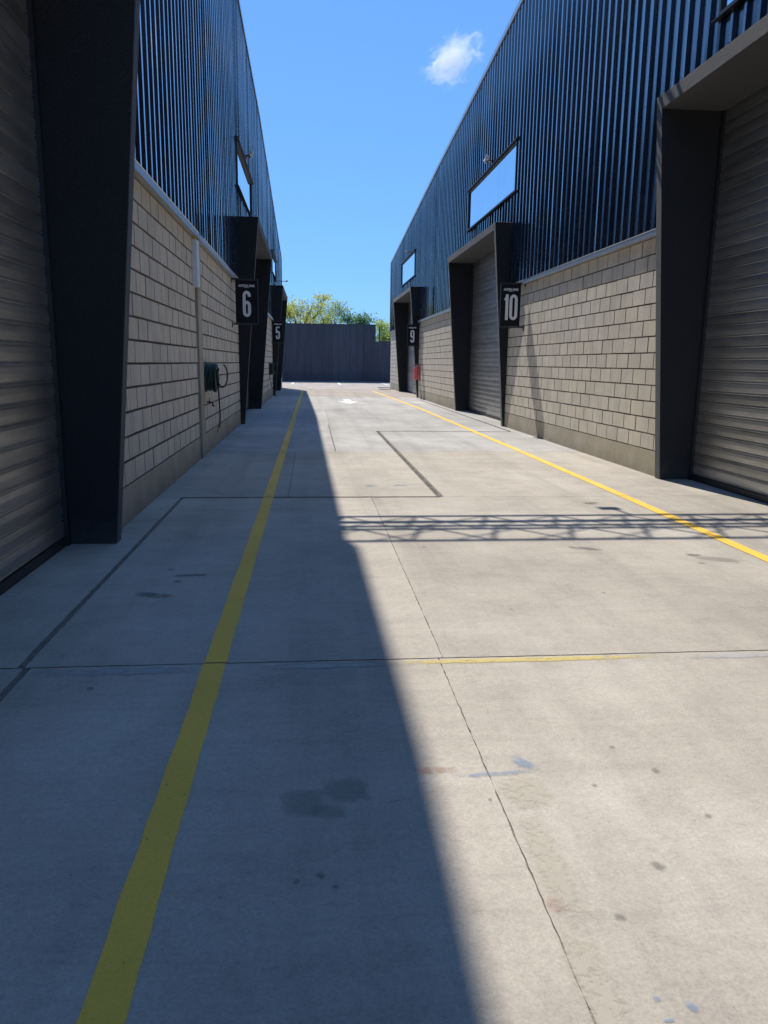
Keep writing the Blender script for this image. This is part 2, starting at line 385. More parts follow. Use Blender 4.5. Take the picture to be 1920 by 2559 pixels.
def cross_strip(y, x0, x1, h):
    mb = MB(); k = int((x1 - x0) / 0.05)
    for i in range(k + 1):
        x = x0 + (x1 - x0) * i / k; j = rnd.uniform(.8, 1.15)
        mb.v += [(x, y - h * j, 0.0016), (x, y + rnd.uniform(-.006, .006), 0.0022), (x, y + h * rnd.uniform(.8, 1.15), 0.0016)]
    for i in range(k):
        for q in (0, 1): mb.f.append((3 * i + q, 3 * i + 3 + q, 3 * i + 4 + q, 3 * i + 1 + q))
    mb.build('joint_seal', M['filler'], ground)
def long_strip(x, y0, y1, h):
    mb = MB(); k = int((y1 - y0) / 0.1)
    for i in range(k + 1):
        y = y0 + (y1 - y0) * i / k
        mb.v += [(x - h * rnd.uniform(.8, 1.15), y, 0.0016), (x + h * rnd.uniform(.8, 1.15), y, 0.0016)]
    for i in range(k): mb.f.append((2 * i, 2 * i + 1, 2 * i + 3, 2 * i + 2))
    mb.build('joint_seal', M['filler'], ground)
cross_strip(8.24, -1.40, 1.43, 0.030); cross_strip(16.46, 1.43, 4.40, 0.045); long_strip(4.40, 16.5, 30.5, 0.030); cross_strip(41.7, -1.5, 4.3, 0.10)
cross_strip(3.565, -2.2, 4.5, 0.0026); long_strip(0.40, 12.7, 18.2, 0.009)

# painted lane lines (cut at the slab joints)
def lane_line(pts, w, mat, name='lane_line', z=0.004):
    for (xa, ya), (xb, yb) in zip(pts[:-1], pts[1:]):
        L = math.hypot(xb - xa, yb - ya); k = max(2, min(120, int(L / 0.12))); mb = MB()
        dx, dy = (xb - xa) / L, (yb - ya) / L
        for i in range(k + 1):
            t = i / k; j = rnd.uniform(-.0035, .0035); j2 = rnd.uniform(-.0035, .0035)
            x = xa + (xb - xa) * t; y = ya + (yb - ya) * t
            mb.v += [(x - dy * (w / 2 + j), y + dx * (w / 2 + j), z), (x + dy * (w / 2 + j2), y - dx * (w / 2 + j2), z)]
        for i in range(k): mb.f.append((2 * i, 2 * i + 1, 2 * i + 3, 2 * i + 2))
        mb.build(name, mat, ground, fix=False)
YS = [-3.0, -0.9, 3.565, 8.24, 12.65, 16.46, 24.6, 33.2, 40.2]
def cut(xf): return [[(xf(a), a + 0.006), (xf(b), b - 0.006)] for a, b in zip(YS[:-1], YS[1:])]
for seg in cut(lambda y: -0.480 + (0.0006 * y)): lane_line(seg, 0.108, M['yellow'])
for seg in cut(lambda y: 3.47 + min(y, 10) * 0.010 + (0.0 if y < 27 else -0.028 * (y - 27))): lane_line(seg, 0.112, M['yellow'])
for x in (-1.29, 1.95, 5.18): lane_line([(x, 51.7), (x, 57.6)], 0.17, M['white_line'], 'parking_line')
ar = MB(); ar.v = [(1.26, 30.9, .004), (1.54, 30.9, .004), (1.54, 29.3, .004), (1.82, 29.3, .004), (1.40, 27.5, .004), (0.98, 29.3, .004), (1.26, 29.3, .004)]
ar.f = [(0, 6, 2, 1), (5, 4, 3, 2, 6)]; ar.build('lane_arrow', M['white_line'], ground)

DZ = [0.0026]
def decal(name, mat, x, y, sx, sy, rot=0, z=0.0025):
    DZ[0] += 0.00002; z = DZ[0]; mb = MB(); mb.v = [(-1, -1, 0), (1, -1, 0), (1, 1, 0), (-1, 1, 0)]; mb.f = [(0, 1, 2, 3)]
    o = mb.build(name, mat, ground, loc=(x, y, z), fix=False); o.scale = (sx, sy, 1); o.rotation_euler = (0, 0, rot); return o
decal('paint_smear', M['d_yellow'], 1.05, 3.515, 1.05, 0.048)
decal('paint_smear', M['d_white'], -0.92, 3.49, 0.52, 0.07)
decal('paint_smear', M['d_white'], 2.25, 3.50, 0.5, 0.05)
decal('paint_smear', M['d_white'], 0.1, 3.50, 0.5, 0.05)
decal('spray_mark', M['d_blue'], 0.66, 2.462, 0.24, 0.030, 0.06)
decal('spray_mark', M['d_blue'], 0.78, 2.53, 0.11, 0.05, -0.9)
decal('spray_mark', M['d_blue'], 0.80, 1.455, 0.018, 0.016); decal('spray_mark', M['d_blue'], 0.872, 1.425, 0.022, 0.026, .6)
decal('spray_mark', M['d_blue'], 0.80, 1.395, 0.022, 0.010); decal('spray_mark', M['d_blue'], 0.70, 1.54, 0.007, 0.010)
decal('spray_mark', M['d_blue'], 0.70, 9.0, 0.13, 0.10); decal('spray_mark', M['d_blue'], 1.08, 9.05, 0.16, 0.08)
decal('spray_mark', M['d_red'], 0.44, 2.50, 0.13, 0.05); decal('spray_mark', M['d_red'], 0.665, 1.78, 0.05, 0.05, .5)
decal('oil_stain', M['d_damp'], 3.12, 5.42, 0.30, 0.12, -0.5); decal('oil_stain', M['d_oil'], 3.0, 5.55, 0.10, 0.07, -0.3)
decal('oil_stain', M['d_spot'], 2.94, 5.30, 0.045, 0.04)
decal('oil_stain', M['d_damp'], -0.03, 2.33, 0.13, 0.12, .3); decal('oil_stain', M['d_damp'], 0.12, 2.39, 0.13, 0.13, .1); decal('oil_stain', M['d_damp'], 0.05, 2.27, 0.10, 0.06, -.2)
decal('oil_stain', M['d_scrape'], 0.27, 2.32, 0.08, 0.012, .15)
for x, y, s in ((-0.456, 2.20, .009), (1.25, 2.44, .026), (1.16, 2.62, .02), (1.02, 1.92, .03), (0.82, 1.72, .022), (1.30, 2.15, .02), (0.02, 1.95, .022), (-0.05, 1.93, .018),
                (0.06, 1.90, .016), (-0.26, 1.88, .010), (0.99, 2.36, .016), (0.60, 2.30, .014), (1.42, 17.7, .07), (0.9, 5.9, .03), (1.2, 4.3, .02), (0.3, 6.4, .03), (1.9, 4.6, .02), (-1.0, 3.3, .03), (-0.9, 5.0, .05), (-1.0, 5.3, .04), (2.6, 6.6, .05)):
    decal('dark_spot', M['d_spot'], x, y, s * 1.1, s * .9, rnd.uniform(0, 3))
decal('concrete_scar', M['d_scrape'], 0.735, 2.34, 0.14, 0.16); decal('concrete_scar', M['d_scrape'], 0.70, 1.95, 0.07, 0.4); decal('concrete_scar', M['d_scrape'], 0.67, 1.5, 0.08, 0.3)
decal('concrete_scar', M['d_scrape'], 3.66, 14.4, 0.12, 0.25)
for x, y in ((-1.0, 4.7), (-0.85, 5.15), (2.2, 5.8), (3.0, 7.8)):
    decal('oil_stain', M['d_oil'], x, y, rnd.uniform(.1, .25), rnd.uniform(.05, .1), rnd.uniform(-.4, .4))

# ------------------------------------------------------------------ warehouses
XR, XL = 4.62, -1.67
RAIL_B, RAIL_T, PL = 3.17, 3.25, 0.336
BH, BL = 0.218, 0.42
HOOD_B, HOOD_T = 4.50, 4.66
PT = 0.15                                   # plate thickness of the door portals
def block_shape(_c):
    blk = MB()
    _h, _l, _d = (BH - 0.013) / 2, (BL - 0.014) / 2, 0.05
    blk.v = [(0, -_l, -_h), (0, _l, -_h), (0, _l, _h), (0, -_l, _h), (_d - _c, -_l, -_h), (_d - _c, _l, -_h), (_d - _c, _l, _h), (_d - _c, -_l, _h),
             (_d, -_l + _c, -_h + _c), (_d, _l - _c, -_h + _c), (_d, _l - _c, _h - _c), (_d, -_l + _c, _h - _c)]
    blk.f = [(0, 1, 5, 4), (1, 2, 6, 5), (2, 3, 7, 6), (3, 0, 4, 7), (4, 5, 9, 8), (5, 6, 10, 9), (6, 7, 11, 10), (7, 4, 8, 11), (8, 9, 10, 11)]
    return blk
BLOCK = {+1: None, -1: None}
PITCH = 0.267
RIB = [(0.0, 0.0), (0.130, 0.0), (0.158, 0.036), (0.216, 0.036), (0.244, 0.0)]   # pan, flank, crest, flank

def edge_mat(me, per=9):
    """darker colour on the bevelled arrises, painting in the shade of the joint gaps"""
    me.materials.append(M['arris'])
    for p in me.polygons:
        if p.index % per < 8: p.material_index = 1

def lerp_prof(prof, y):
    for (a, za), (b, zb) in zip(prof[:-1], prof[1:]):
        if a <= y <= b and b > a: return za + (zb - za) * (y - a) / (b - a)
    return prof[0][1] if y < prof[0][0] else prof[-1][1]

def warehouse(side, label, prof, portals, windows, y_near, y_end, block_segs, pb, pt, door_in, plain_until):
    """side +1: right of the lane. d is measured from the wall face towards the lane."""
    X0 = XR if side > 0 else XL
    X = lambda d: X0 - side * d
    wh = thing('warehouse', label, 'warehouse', (X0, (y_near + y_end) / 2, 0), 'warehouses along the lane')
    base = wh.location.copy()
    def P(mb, name, mat, parent=wh, smooth=False, **kw):
        mb.v = [(v[0] - base.x, v[1] - base.y, v[2] - base.z) for v in mb.v]
        return mb.build(name, mat, parent, smooth, **kw)
    ztop = lambda y: lerp_prof(prof, y)
    # ---- inner walls behind the skin, with openings at the doors, and the roof
    sh = MB(); cur = y_near
    ys = sorted(portals)
    body = [(y_near, 0)] + [(y_end - 0.02, 0)] + [(y, z - 0.06) for y, z in reversed(prof) if y_near < y < y_end - .02]
    body = [(y_near, 0), (y_end - .02, 0), (y_end - .02, ztop(y_end - .02) - .06)] + [(y, z - .06) for y, z in reversed(prof) if y_near < y < y_end - .02] + [(y_near, ztop(y_near) - .06)]
    sh.prism(body, 'x', X(-0.62), X(-24))
    for (a, b) in ys + [(y_end, y_end)]:
        if b == a: b0 = y_end - 0.02; seg = (cur, b0)
        else: seg = (cur, a + 0.02)
        if seg[1] - seg[0] > 0.05:
            yy = [seg[0]] + [y for y, z in prof if seg[0] < y < seg[1]] + [seg[1]]
            sh.prism([(seg[0], 0), (seg[1], 0)] + [(y, ztop(y) - .07) for y in reversed(yy)], 'x', X(-0.03), X(-0.60))
        if b > a:
            yy = [a + .03] + [y for y, z in prof if a + .03 < y < b - .03] + [b - .03]
            sh.prism([(a + .03, HOOD_T - .03), (b - .03, HOOD_T - .03)] + [(y, ztop(y) - .07) for y in reversed(yy)], 'x', X(-0.03), X(-0.60))
            cur = b - 0.02
    P(sh, 'inner_wall', M['shell'])
    rf = MB(); pr = [(y_near, ztop(y_near))] + [q for q in prof if y_near < q[0] < y_end] + [(y_end + .1, ztop(y_end))]
    rf.prism(pr + [(y, z - .05) for y, z in reversed(pr)], 'x', X(-0.02), X(-24.2)); P(rf, 'roof', M['cladding'])
    tr = MB()
    tr.prism([(y, z + .05) for y, z in pr] + [(y, z - .07) for y, z in reversed(pr)], 'x', X(0.065), X(-0.018)); P(tr, 'roof_edge_trim', M['rail'] if side > 0 else M['cladding'])
    et = MB(); et.box((X(0.07), y_end - .03, RAIL_B), (X(-0.2), y_end + .05, ztop(y_end) - .08)); P(et, 'corner_trim', M['rail'] if side > 0 else M['cladding'])
    ew = MB(); ew.box((X(0.0), y_end - .018, 0), (X(-0.61), y_end, RAIL_B - .002)); P(ew, 'end_wall', M['plinth'])

    # ---- corrugated cladding in sheets of four ribs
    edges_z = []
    for (a, b) in portals: edges_z.append((a + 0.02, b - 0.02, 0, HOOD_T - 0.02))
    for (a, b, z0, z1) in windows: edges_z.append((a, b, z0, z1))
    breaks = sorted({e for r in edges_z for e in r[:2]} | {q[0] for q in prof})
    y = plain_until; sheet = 4 * PITCH; 
    while y < y_end - 0.05:
        y1 = min(y + sheet, y_end - .02); pts = []
        for k in range(5):
            for (o, d) in RIB:
                t = y + k * PITCH + o + (0 if o == 0 and k == 0 else rnd.uniform(-.0045, .0045))
                if t < y1 - 1e-4: pts.append((t, d + (rnd.uniform(-.0025, .002) if d > 0 else rnd.uniform(0, .0012))))
        pts.append((y1, 0.0))
        for br in breaks:
            if y + 1e-3 < br < y1 - 1e-3 and all(abs(br - q[0]) > 1e-3 for q in pts):
                for (a, da), (b, db) in zip(pts[:-1], pts[1:]):
                    if a < br < b: pts.append((br, da + (db - da) * (br - a) / (b - a))); break
                pts.sort()
        mb = MB(); lift = rnd.uniform(0.0, 0.003); pts.sort()
        for (a, da), (b, db) in zip(pts[:-1], pts[1:]):
            mid = (a + b) / 2; iv = [(RAIL_T - .03, None)]
            cuts = sorted([(r[2], r[3]) for r in edges_z if r[0] - 1e-6 < mid < r[1] + 1e-6])
            lo = RAIL_T - .03; spans = []
            for (c0, c1) in cuts:
                if c0 > lo: spans.append((lo, c0))
                lo = max(lo, c1)
            spans.append((lo, None))
            for (z0, z1) in spans:
                ta, tb = (ztop(a) - .03, ztop(b) - .03) if z1 is None else (z1, z1)
                mb.poly([(X(da + lift), a, z0), (X(db + lift), b, z0), (X(db + lift), b, tb), (X(da + lift), a, ta)])
        P(mb, 'cladding_sheet', M['cladding'], fix=False); y = y1
    # ---- screws in rows
    sc = MB(); k = 0; yy = plain_until + 0.187
    while yy < min(y_end, 30):
        for z in (3.75, 4.95, 6.9, 8.2)[k % 2::2]:
            if z < ztop(yy) - .3 and not any(r[0] - .1 < yy < r[1] + .1 and r[2] - .1 < z < r[3] + .1 for r in edges_z) and (k % 4 in (0, 3)):
                sc.box((X(0.045), yy - .007, z - .007), (X(0.052), yy + .007, z + .007))
        k += 1; yy += PITCH
    P(sc, 'fixing_screws', M['dark_metal'], kind='stuff')

    # ---- block walls, plinth, rail
    for (a, b) in block_segs:
        P(MB().box((X(-0.019), a, PL), (X(-0.029), b, RAIL_B)), 'mortar_bed', M['mortar'])
        P(MB().box((X(0.004), a, -0.02), (X(-0.027), b, PL - .004)), 'plinth', M['plinth'])
        rm = MB()
        rm.prism([(X(0.085), RAIL_B), (X(0.085), RAIL_T - .008), (X(0.092), RAIL_T), (X(0.0), RAIL_T + .02), (X(-0.02), RAIL_T + .02), (X(-0.02), RAIL_B + .0)] , 'y', a, b)
        P(rm, 'wall_rail', M['rail'])
    cand = []
    for (a, b) in block_segs:
        for c in range(13):
            z = PL + (c + 0.5) * BH; y = a - (0 if c % 2 else BL / 2)
            while y < b - 0.03:
                l0, l1 = max(y, a), min(y + BL, b); y += BL
                if l1 - l0 > 0.06: cand.append(((l0 + l1) / 2, (l1 - l0) / BL, z))
    cand.sort(key=lambda q: q[0])
    ng = 0; far = MB(); blk = block_shape(0.004 if side > 0 else 0.0062)
    if BLOCK[side] is None:
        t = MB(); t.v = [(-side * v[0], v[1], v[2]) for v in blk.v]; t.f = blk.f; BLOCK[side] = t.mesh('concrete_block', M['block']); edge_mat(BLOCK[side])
    for (yc, s, z) in cand:
        off = rnd.uniform(-0.0025, 0.0025)
        if ng < 300:
            o = put('concrete_block', BLOCK[side], wh, (X(-0.05 + off + 0.004) - base.x, yc - base.y + rnd.uniform(-.002, .002), z + rnd.uniform(-.0015, .0015)))
            o.scale = (1, s, 1); o.rotation_euler = (rnd.uniform(-.003, .003), 0, rnd.uniform(-.004, .004)); ng += 1
        else:
            n = len(far.v); far.v += [(X(-0.05 + off) - side * v[0], yc + v[1] * s, z + v[2]) for v in blk.v]; far.f += [tuple(n + i for i in f) for f in blk.f]
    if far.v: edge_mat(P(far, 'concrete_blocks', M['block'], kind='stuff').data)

    # ---- door portals: two tapered plates and a hood, roller shutter behind
    slat = None
    for (a, b) in portals:
        root = put('door_portal', None, wh, (0, (a + b) / 2 - base.y, 0)); loc0 = Vector((X0, (a + b) / 2, 0))
        def Q(mb, name, mat, **kw):
            mb.v = [(v[0] - loc0.x, v[1] - loc0.y, v[2]) for v in mb.v]; return mb.build(name, mat, root, **kw)
        prf = [(X(door_in - .03), 0), (X(pb), 0), (X(pt), HOOD_T), (X(door_in - .03), HOOD_T)]
        for (c, d) in ((a, a + PT), (b - PT, b)): bevel(Q(MB().prism(prf, 'y', c, d), 'pillar', M['stucco']), 0.006)
        dz = pb + (pt - pb) * HOOD_B / HOOD_T
        hp = [(X(door_in - .03), HOOD_B), (X(dz), HOOD_B), (X(pt), HOOD_T), (X(door_in - .03), HOOD_T)]
        bevel(Q(MB().prism(hp, 'y', a + PT + .0015, b - PT - .0015), 'hood', M['stucco']), 0.006)
        rs = put('roller_shutter', None, wh, (0, (a + b) / 2 - base.y, 0))
        y0, y1 = a + PT + 0.03, b - PT - 0.03; hw = (y1 - y0) / 2
        ps = [(0, 0.001), (0.004, 0.010), (0.010, 0.013), (0.016, 0.011), (0.019, 0.003), (0.025, 0.002), (0.029, 0.009), (0.040, 0.0105), (0.080, 0.013), (0.116, 0.0105), (0.124, 0.009), (0.128, 0.002), (0.134, 0.001)]
        sm = MB()
        for (z, d) in ps: sm.v += [(-side * d, -hw, z), (-side * d, hw, z)]
        for i in range(len(ps) - 1): sm.f.append((2 * i, 2 * i + 1, 2 * i + 3, 2 * i + 2))
        me = sm.mesh('slat', M['slat'], fix=False)
        for k in range(33):
            put('slat', me, rs, (-side * (door_in) + rnd.uniform(-.0015, .0015), 0, 0.075 + k * 0.134))
        o = MB().box((X(door_in + .03) - X0, -hw, 0.012), (X(door_in - .02) - X0, hw, 0.073)).build('bottom_bar', M['dark_metal'], rs)
        MB().box((X(door_in + .02) - X0, -hw, 0.0), (X(door_in - .01) - X0, hw, 0.011)).build('rubber_seal', M['rubber'], rs)
        for s_ in (-1, 1):
            MB().box((X(door_in + .045) - X0, s_ * (hw + .028), 0.0), (X(door_in - .02) - X0, s_ * (hw - .03), HOOD_B - .005)).build('guide_rail', M['dark_metal'], rs)

    # ---- windows
    for (a, b, z0, z1) in windows:
        w = put('window', None, wh, (0, (a + b) / 2 - base.y, 0)); wy = (a + b) / 2
        fr = MB()
        for (c0, c1, e0, e1) in ((a - .03, b + .03, z1 - .010, z1 + .025), (a - .03, b + .03, z0 - .025, z0 + .010)):
            fr.box((X(0.06) - X0, c0 - wy, e0), (X(-0.05) - X0, c1 - wy, e1))
        for (c0, c1) in ((a - .03, a + .010), (b - .010, b + .03)):
            fr.box((X(0.058) - X0, c0 - wy, z0 + .0105), (X(-0.05) - X0, c1 - wy, z1 - .0105))
        fr.build('frame', M['dark_metal'], w)
        n = 3
        for k in range(n):
            c0 = a + .012 + (b - a - .024) * k / n; c1 = a + .012 + (b - a - .024) * (k + 1) / n
            mb = MB().box((X(0.022) - X0, c0 - wy + .003, z0 + .014), (X(0.014) - X0, c1 - wy - .003, z1 - .014))
            o = mb.build('pane', M['mirror'], w); 
        ov = 0.10
        fl = MB(); fl.prism([(X(ov) - X0, z1 + .028), (X(ov) - X0, z1 + .052), (X(0.03) - X0, z1 + .085), (X(0.03) - X0, z1 + .032)], 'y', a - .12 - wy, b + .12 - wy); fl.build('drip_flashing', M['stucco'] if side < 0 else M['dark_metal'], w)
        fl = MB(); fl.prism([(X(.09) - X0, z0 - .055), (X(.09) - X0, z0 - .043), (X(0.03) - X0, z0 - .031), (X(0.03) - X0, z0 - .05)], 'y', a - .18 - wy, b + .12 - wy); fl.build('sill_flashing', M['dark_metal'], w)
    return wh, X

profR = [(-26, 7.2), (2.0, 10.45), (17.9, 9.19), (24, 8.74), (28.5, 8.42), (44.9, 7.09)]
profL = [(-26, 8.0), (9.5, 10.75), (12.66, 10.50), (12.67, 10.05), (21, 9.58), (26.7, 9.30), (29.9, 8.93), (44.4, 7.20)]
PR = [(3.35, 9.64), (17.9, 24.07), (33.0, 39.95)]
PLt = [(0.05, 6.27), (18.2, 24.36), (33.8, 40.0)]
WR = [(3.7, 8.97, 5.34, 6.4), (17.69, 22.9, 5.30, 6.32), (34.6, 39.6, 5.30, 6.32)]
WL = [(18.36, 22.65, 5.36, 6.28), (34.0, 37.75, 5.24, 6.05)]
whR, XRf = warehouse(+1, 'black corrugated warehouse on the right of the lane, with bay doors 9 and 10', profR, PR, WR, -3.2, 44.9,  # both warehouses end just behind the camera, unseen, to let sky light in
                     [(9.64, 17.9), (24.07, 33.0), (39.95, 44.88)], 0.05, 0.42, -0.38, 2.4)
whL, XLf = warehouse(-1, 'black corrugated warehouse on the shaded left of the lane, with bay doors 5 and 6', profL, PLt, WL, -3.2, 44.4,
                     [(6.27, 11.56), (12.02, 18.2), (24.36, 33.8), (40.0, 44.38)], 0.10, 0.50, -0.30, 5.2)
bL = whL.location
# expansion pilaster in the left wall with an open gap on its near side
bevel(MB().box((XLf(0.028) - bL.x, 11.655 - bL.y, -0.02), (XLf(-0.027) - bL.x, 12.02 - bL.y, RAIL_B)).build('pilaster', M['plinth'], whL), 0.005)
MB().box((XLf(0.085) - bL.x, 11.66 - bL.y, RAIL_B), (XLf(-0.02) - bL.x, 12.018 - bL.y, RAIL_T)).build('wall_rail', M['rail'], whL)
MB().box((XLf(0.082) - bL.x, 11.565 - bL.y, RAIL_B + .01), (XLf(-0.02) - bL.x, 11.64 - bL.y, RAIL_T - .005)).build('wall_rail', M['rail'], whL)
MB().box((XLf(-0.022) - bL.x, 11.56 - bL.y, 0), (XLf(-0.026) - bL.x, 11.655 - bL.y, RAIL_B)).build('expansion_gap', M['shell'], whL)

# white trunking under the rail
t = thing('cable_trunking', 'short white metal trunking box under the left wall rail, above the concrete pilaster gap', 'trunking', (XL, 11.5, 2.5))
bevel(MB().box((0.0, -0.13, 0.0), (0.075, 0.11, 0.64)).build('trunking_cover', M['white_box'], t), 0.006)
MB().box((0.02, .112, 0.30), (0.06, .16, 0.325)).build('fixing_clip', M['dark_metal'], t)
mb = MB().lathe((0, 0, 0), [(0.02, -0.03), (0.055, -0.01), (0.06, 0.02), (0.03, 0.05)], 9); mb.build('foam_seal', M['foam'], t, loc=(0.03, -.10, 0.67))

# ------------------------------------------------------------------ signs
def ribbon(mb, pts, w, y, dy, closed=False):
    """flat stroke of width w along pts (x,z) standing in the plane y, thickness dy towards -y"""
    n = len(pts); L = []; R_ = []; pts = [p for k, p in enumerate(pts) if k == 0 or math.dist(p, pts[k - 1]) > 1e-5]; n = len(pts)
    for i, p in enumerate(pts):
        a = pts[(i - 1) % n] if (closed or i > 0) else p; b = pts[(i + 1) % n] if (closed or i < n - 1) else p
        tx, tz = b[0] - a[0], b[1] - a[1]; q = math.hypot(tx, tz) or 1; nx, nz = -tz / q, tx / q
        L.append((p[0] + nx * w / 2, p[1] + nz * w / 2)); R_.append((p[0] - nx * w / 2, p[1] - nz * w / 2))
    for i in range(n if closed else n - 1):
        j = (i + 1) % n
        mb.prism([L[i], L[j], R_[j], R_[i]], 'y', y, y - dy)
def arc(cx, cz, rx, rz, a0, a1, n=10):
    return [(cx + rx * math.cos(math.radians(a0 + (a1 - a0) * i / n)), cz + rz * math.sin(math.radians(a0 + (a1 - a0) * i / n))) for i in range(n + 1)]
def digit(ch, cx, cz, w, h, s):
    """condensed bold digit: strokes of width s inside a w x h box"""
    rx = (w - s) / 2; top = h / 2 - s / 2; rz = rx * 1.25; o = []
    if ch == '0':
        p = arc(0, top - rz, rx, rz, 0, 180) + arc(0, -top + rz, rx, rz, 180, 360); o.append((p, True))
    elif ch == '1':
        o.append(([(rx * .55, h / 2), (rx * .55, -h / 2)], False)); o.append(([(rx * .55, h * .40), (-rx * 0.75, h * .26)], False))
    elif ch in '69':
        mid = h * 0.06
        ring = arc(0, mid - rz, rx, rz, 0, 180) + arc(0, -top + rz, rx, rz, 180, 360)
        hook = arc(0, top - rz, rx, rz, 0, 180) + [(-rx, mid - rz)]
        hook = [(rx, top - rz - h * .045)] + hook
        o += [(ring, True), (hook, False)]
        if ch == '9': o = [([(-a, -b) for a, b in p], c) for p, c in o]
    elif ch == '5':
        mid = h * 0.11
        o.append(([(rx + s * .4, h / 2 - s / 2), (-rx, h / 2 - s / 2), (-rx, -h * .02)], False))
        o.append(([(-rx, -h * .02)] + arc(0, mid - rz * .8, rx, rz * .8, 165, 0) + arc(0, -top + rz, rx, rz, 0, -180) + [(-rx, -h * .2)], False))
    return [([(a + cx, b + cz) for a, b in p], c) for p, c in o]

tc = bpy.data.curves.new('txt', 'FONT'); tc.body = 'AUSTRIA PARK'; tc.align_x = 'CENTER'; tc.align_y = 'CENTER'
tc.size = 1.0; tc.offset = 0.045; tc.extrude = 0.01; tc.shear = 0.15; tc.space_character = 1.05; tc.resolution_u = 3
to = bpy.data.objects.new('txt', tc); COL.objects.link(to)
bpy.context.view_layer.update()
dg = bpy.context.evaluated_depsgraph_get(); TXT = bpy.data.meshes.new_from_object(to.evaluated_get(dg))
bpy.data.objects.remove(to); TXT.name = 'park_name'
TXT.materials.clear(); TXT.materials.append(M['print'])
xs = [v.co.x for v in TXT.vertices]; txt_w = max(xs) - min(xs); zs = [v.co.y for v in TXT.vertices]; txt_h = max(zs) - min(zs)

def sign(num, label, x0, x1, z0, z1, y, wall):
    t = thing('hanging_sign', label, 'sign', (wall, y, (z0 + z1) / 2), 'numbered bay signs')
    cx = (x0 + x1) / 2 - wall; w = x1 - x0; h = z1 - z0
    bevel(MB().box((cx - w / 2, -0.02, -h / 2), (cx + w / 2, 0.02, h / 2)).build('sign_panel', M['sign_black'], t), 0.004)
    fr = MB()
    e = 0.010
    for (a, b, c, d) in ((cx - w / 2 - e, cx + w / 2 + e, h / 2, h / 2 + e), (cx - w / 2 - e, cx + w / 2 + e, -h / 2 - e, -h / 2), (cx - w / 2 - e, cx - w / 2, -h / 2, h / 2), (cx + w / 2, cx + w / 2 + e, -h / 2, h / 2)):
        fr.box((a, -0.026, c), (b, 0.024, d))
    fr.build('sign_frame', M['dark_metal'], t)
    sgn = 1 if wall > 0 else -1
    far = cx - sgn * w / 2
    for z in (h / 2 + .028, -h / 2 - .028):
        a = MB().box((far, -0.014, z - .014), (0.0, 0.014, z + .014)); a.box((0.006 * sgn, -.05, z - .07), (-0.012 * sgn, .05, z + .05)); a.build('bracket', M['dark_metal'], t)
    WD = {'0': .178, '1': .125}; dh = 0.62 * h; tot = sum(WD.get(c, .17) for c in num) + .012 * (len(num) - 1)
    mb = MB(); n = len(num)
    cz = -h * 0.05; px = cx - tot / 2
    for i, ch in enumerate(num):
        dw = WD.get(ch, .17)
        for q, (p, c) in enumerate(digit(ch, px + dw / 2, cz, dw, dh, 0.062)): ribbon(mb, p, 0.062, -0.0215, 0.0030 + 0.0004 * q, c)
        px += dw + 0.012
    mb.build('bay_number', M['print'], t)
    o = put('park_name', TXT, t, (cx, -0.0225, h * 0.375)); o.rotation_euler = (math.pi / 2, 0, 0)
    k = w * 0.78 / txt_w; o.scale = (k, 0.050 / txt_h, 0.15)
    u = MB().box((cx - .055, -0.0235, h * .375 - .038), (cx + .055, -0.0205, h * .375 - .032)); u.build('underline', M['print'], t)
    return t
sign('10', 'black hanging sign with grey number 10, beside the nearer right-hand bay', 4.085, 4.505, 2.29, 3.155, 16.6, XR)
sign('6', 'black hanging sign with grey number 6, beside the nearer left-hand bay', -1.575, -1.125, 2.265, 3.13, 16.8, XL)
sign('9', 'far black hanging sign with grey number 9, above the red extinguisher', 4.075, 4.49, 2.21, 3.05, 32.7, XR)
sign('5', 'far black hanging sign with grey number 5, beside the far left-hand bay', -1.615, -1.20, 2.28, 3.13, 33.4, XL)

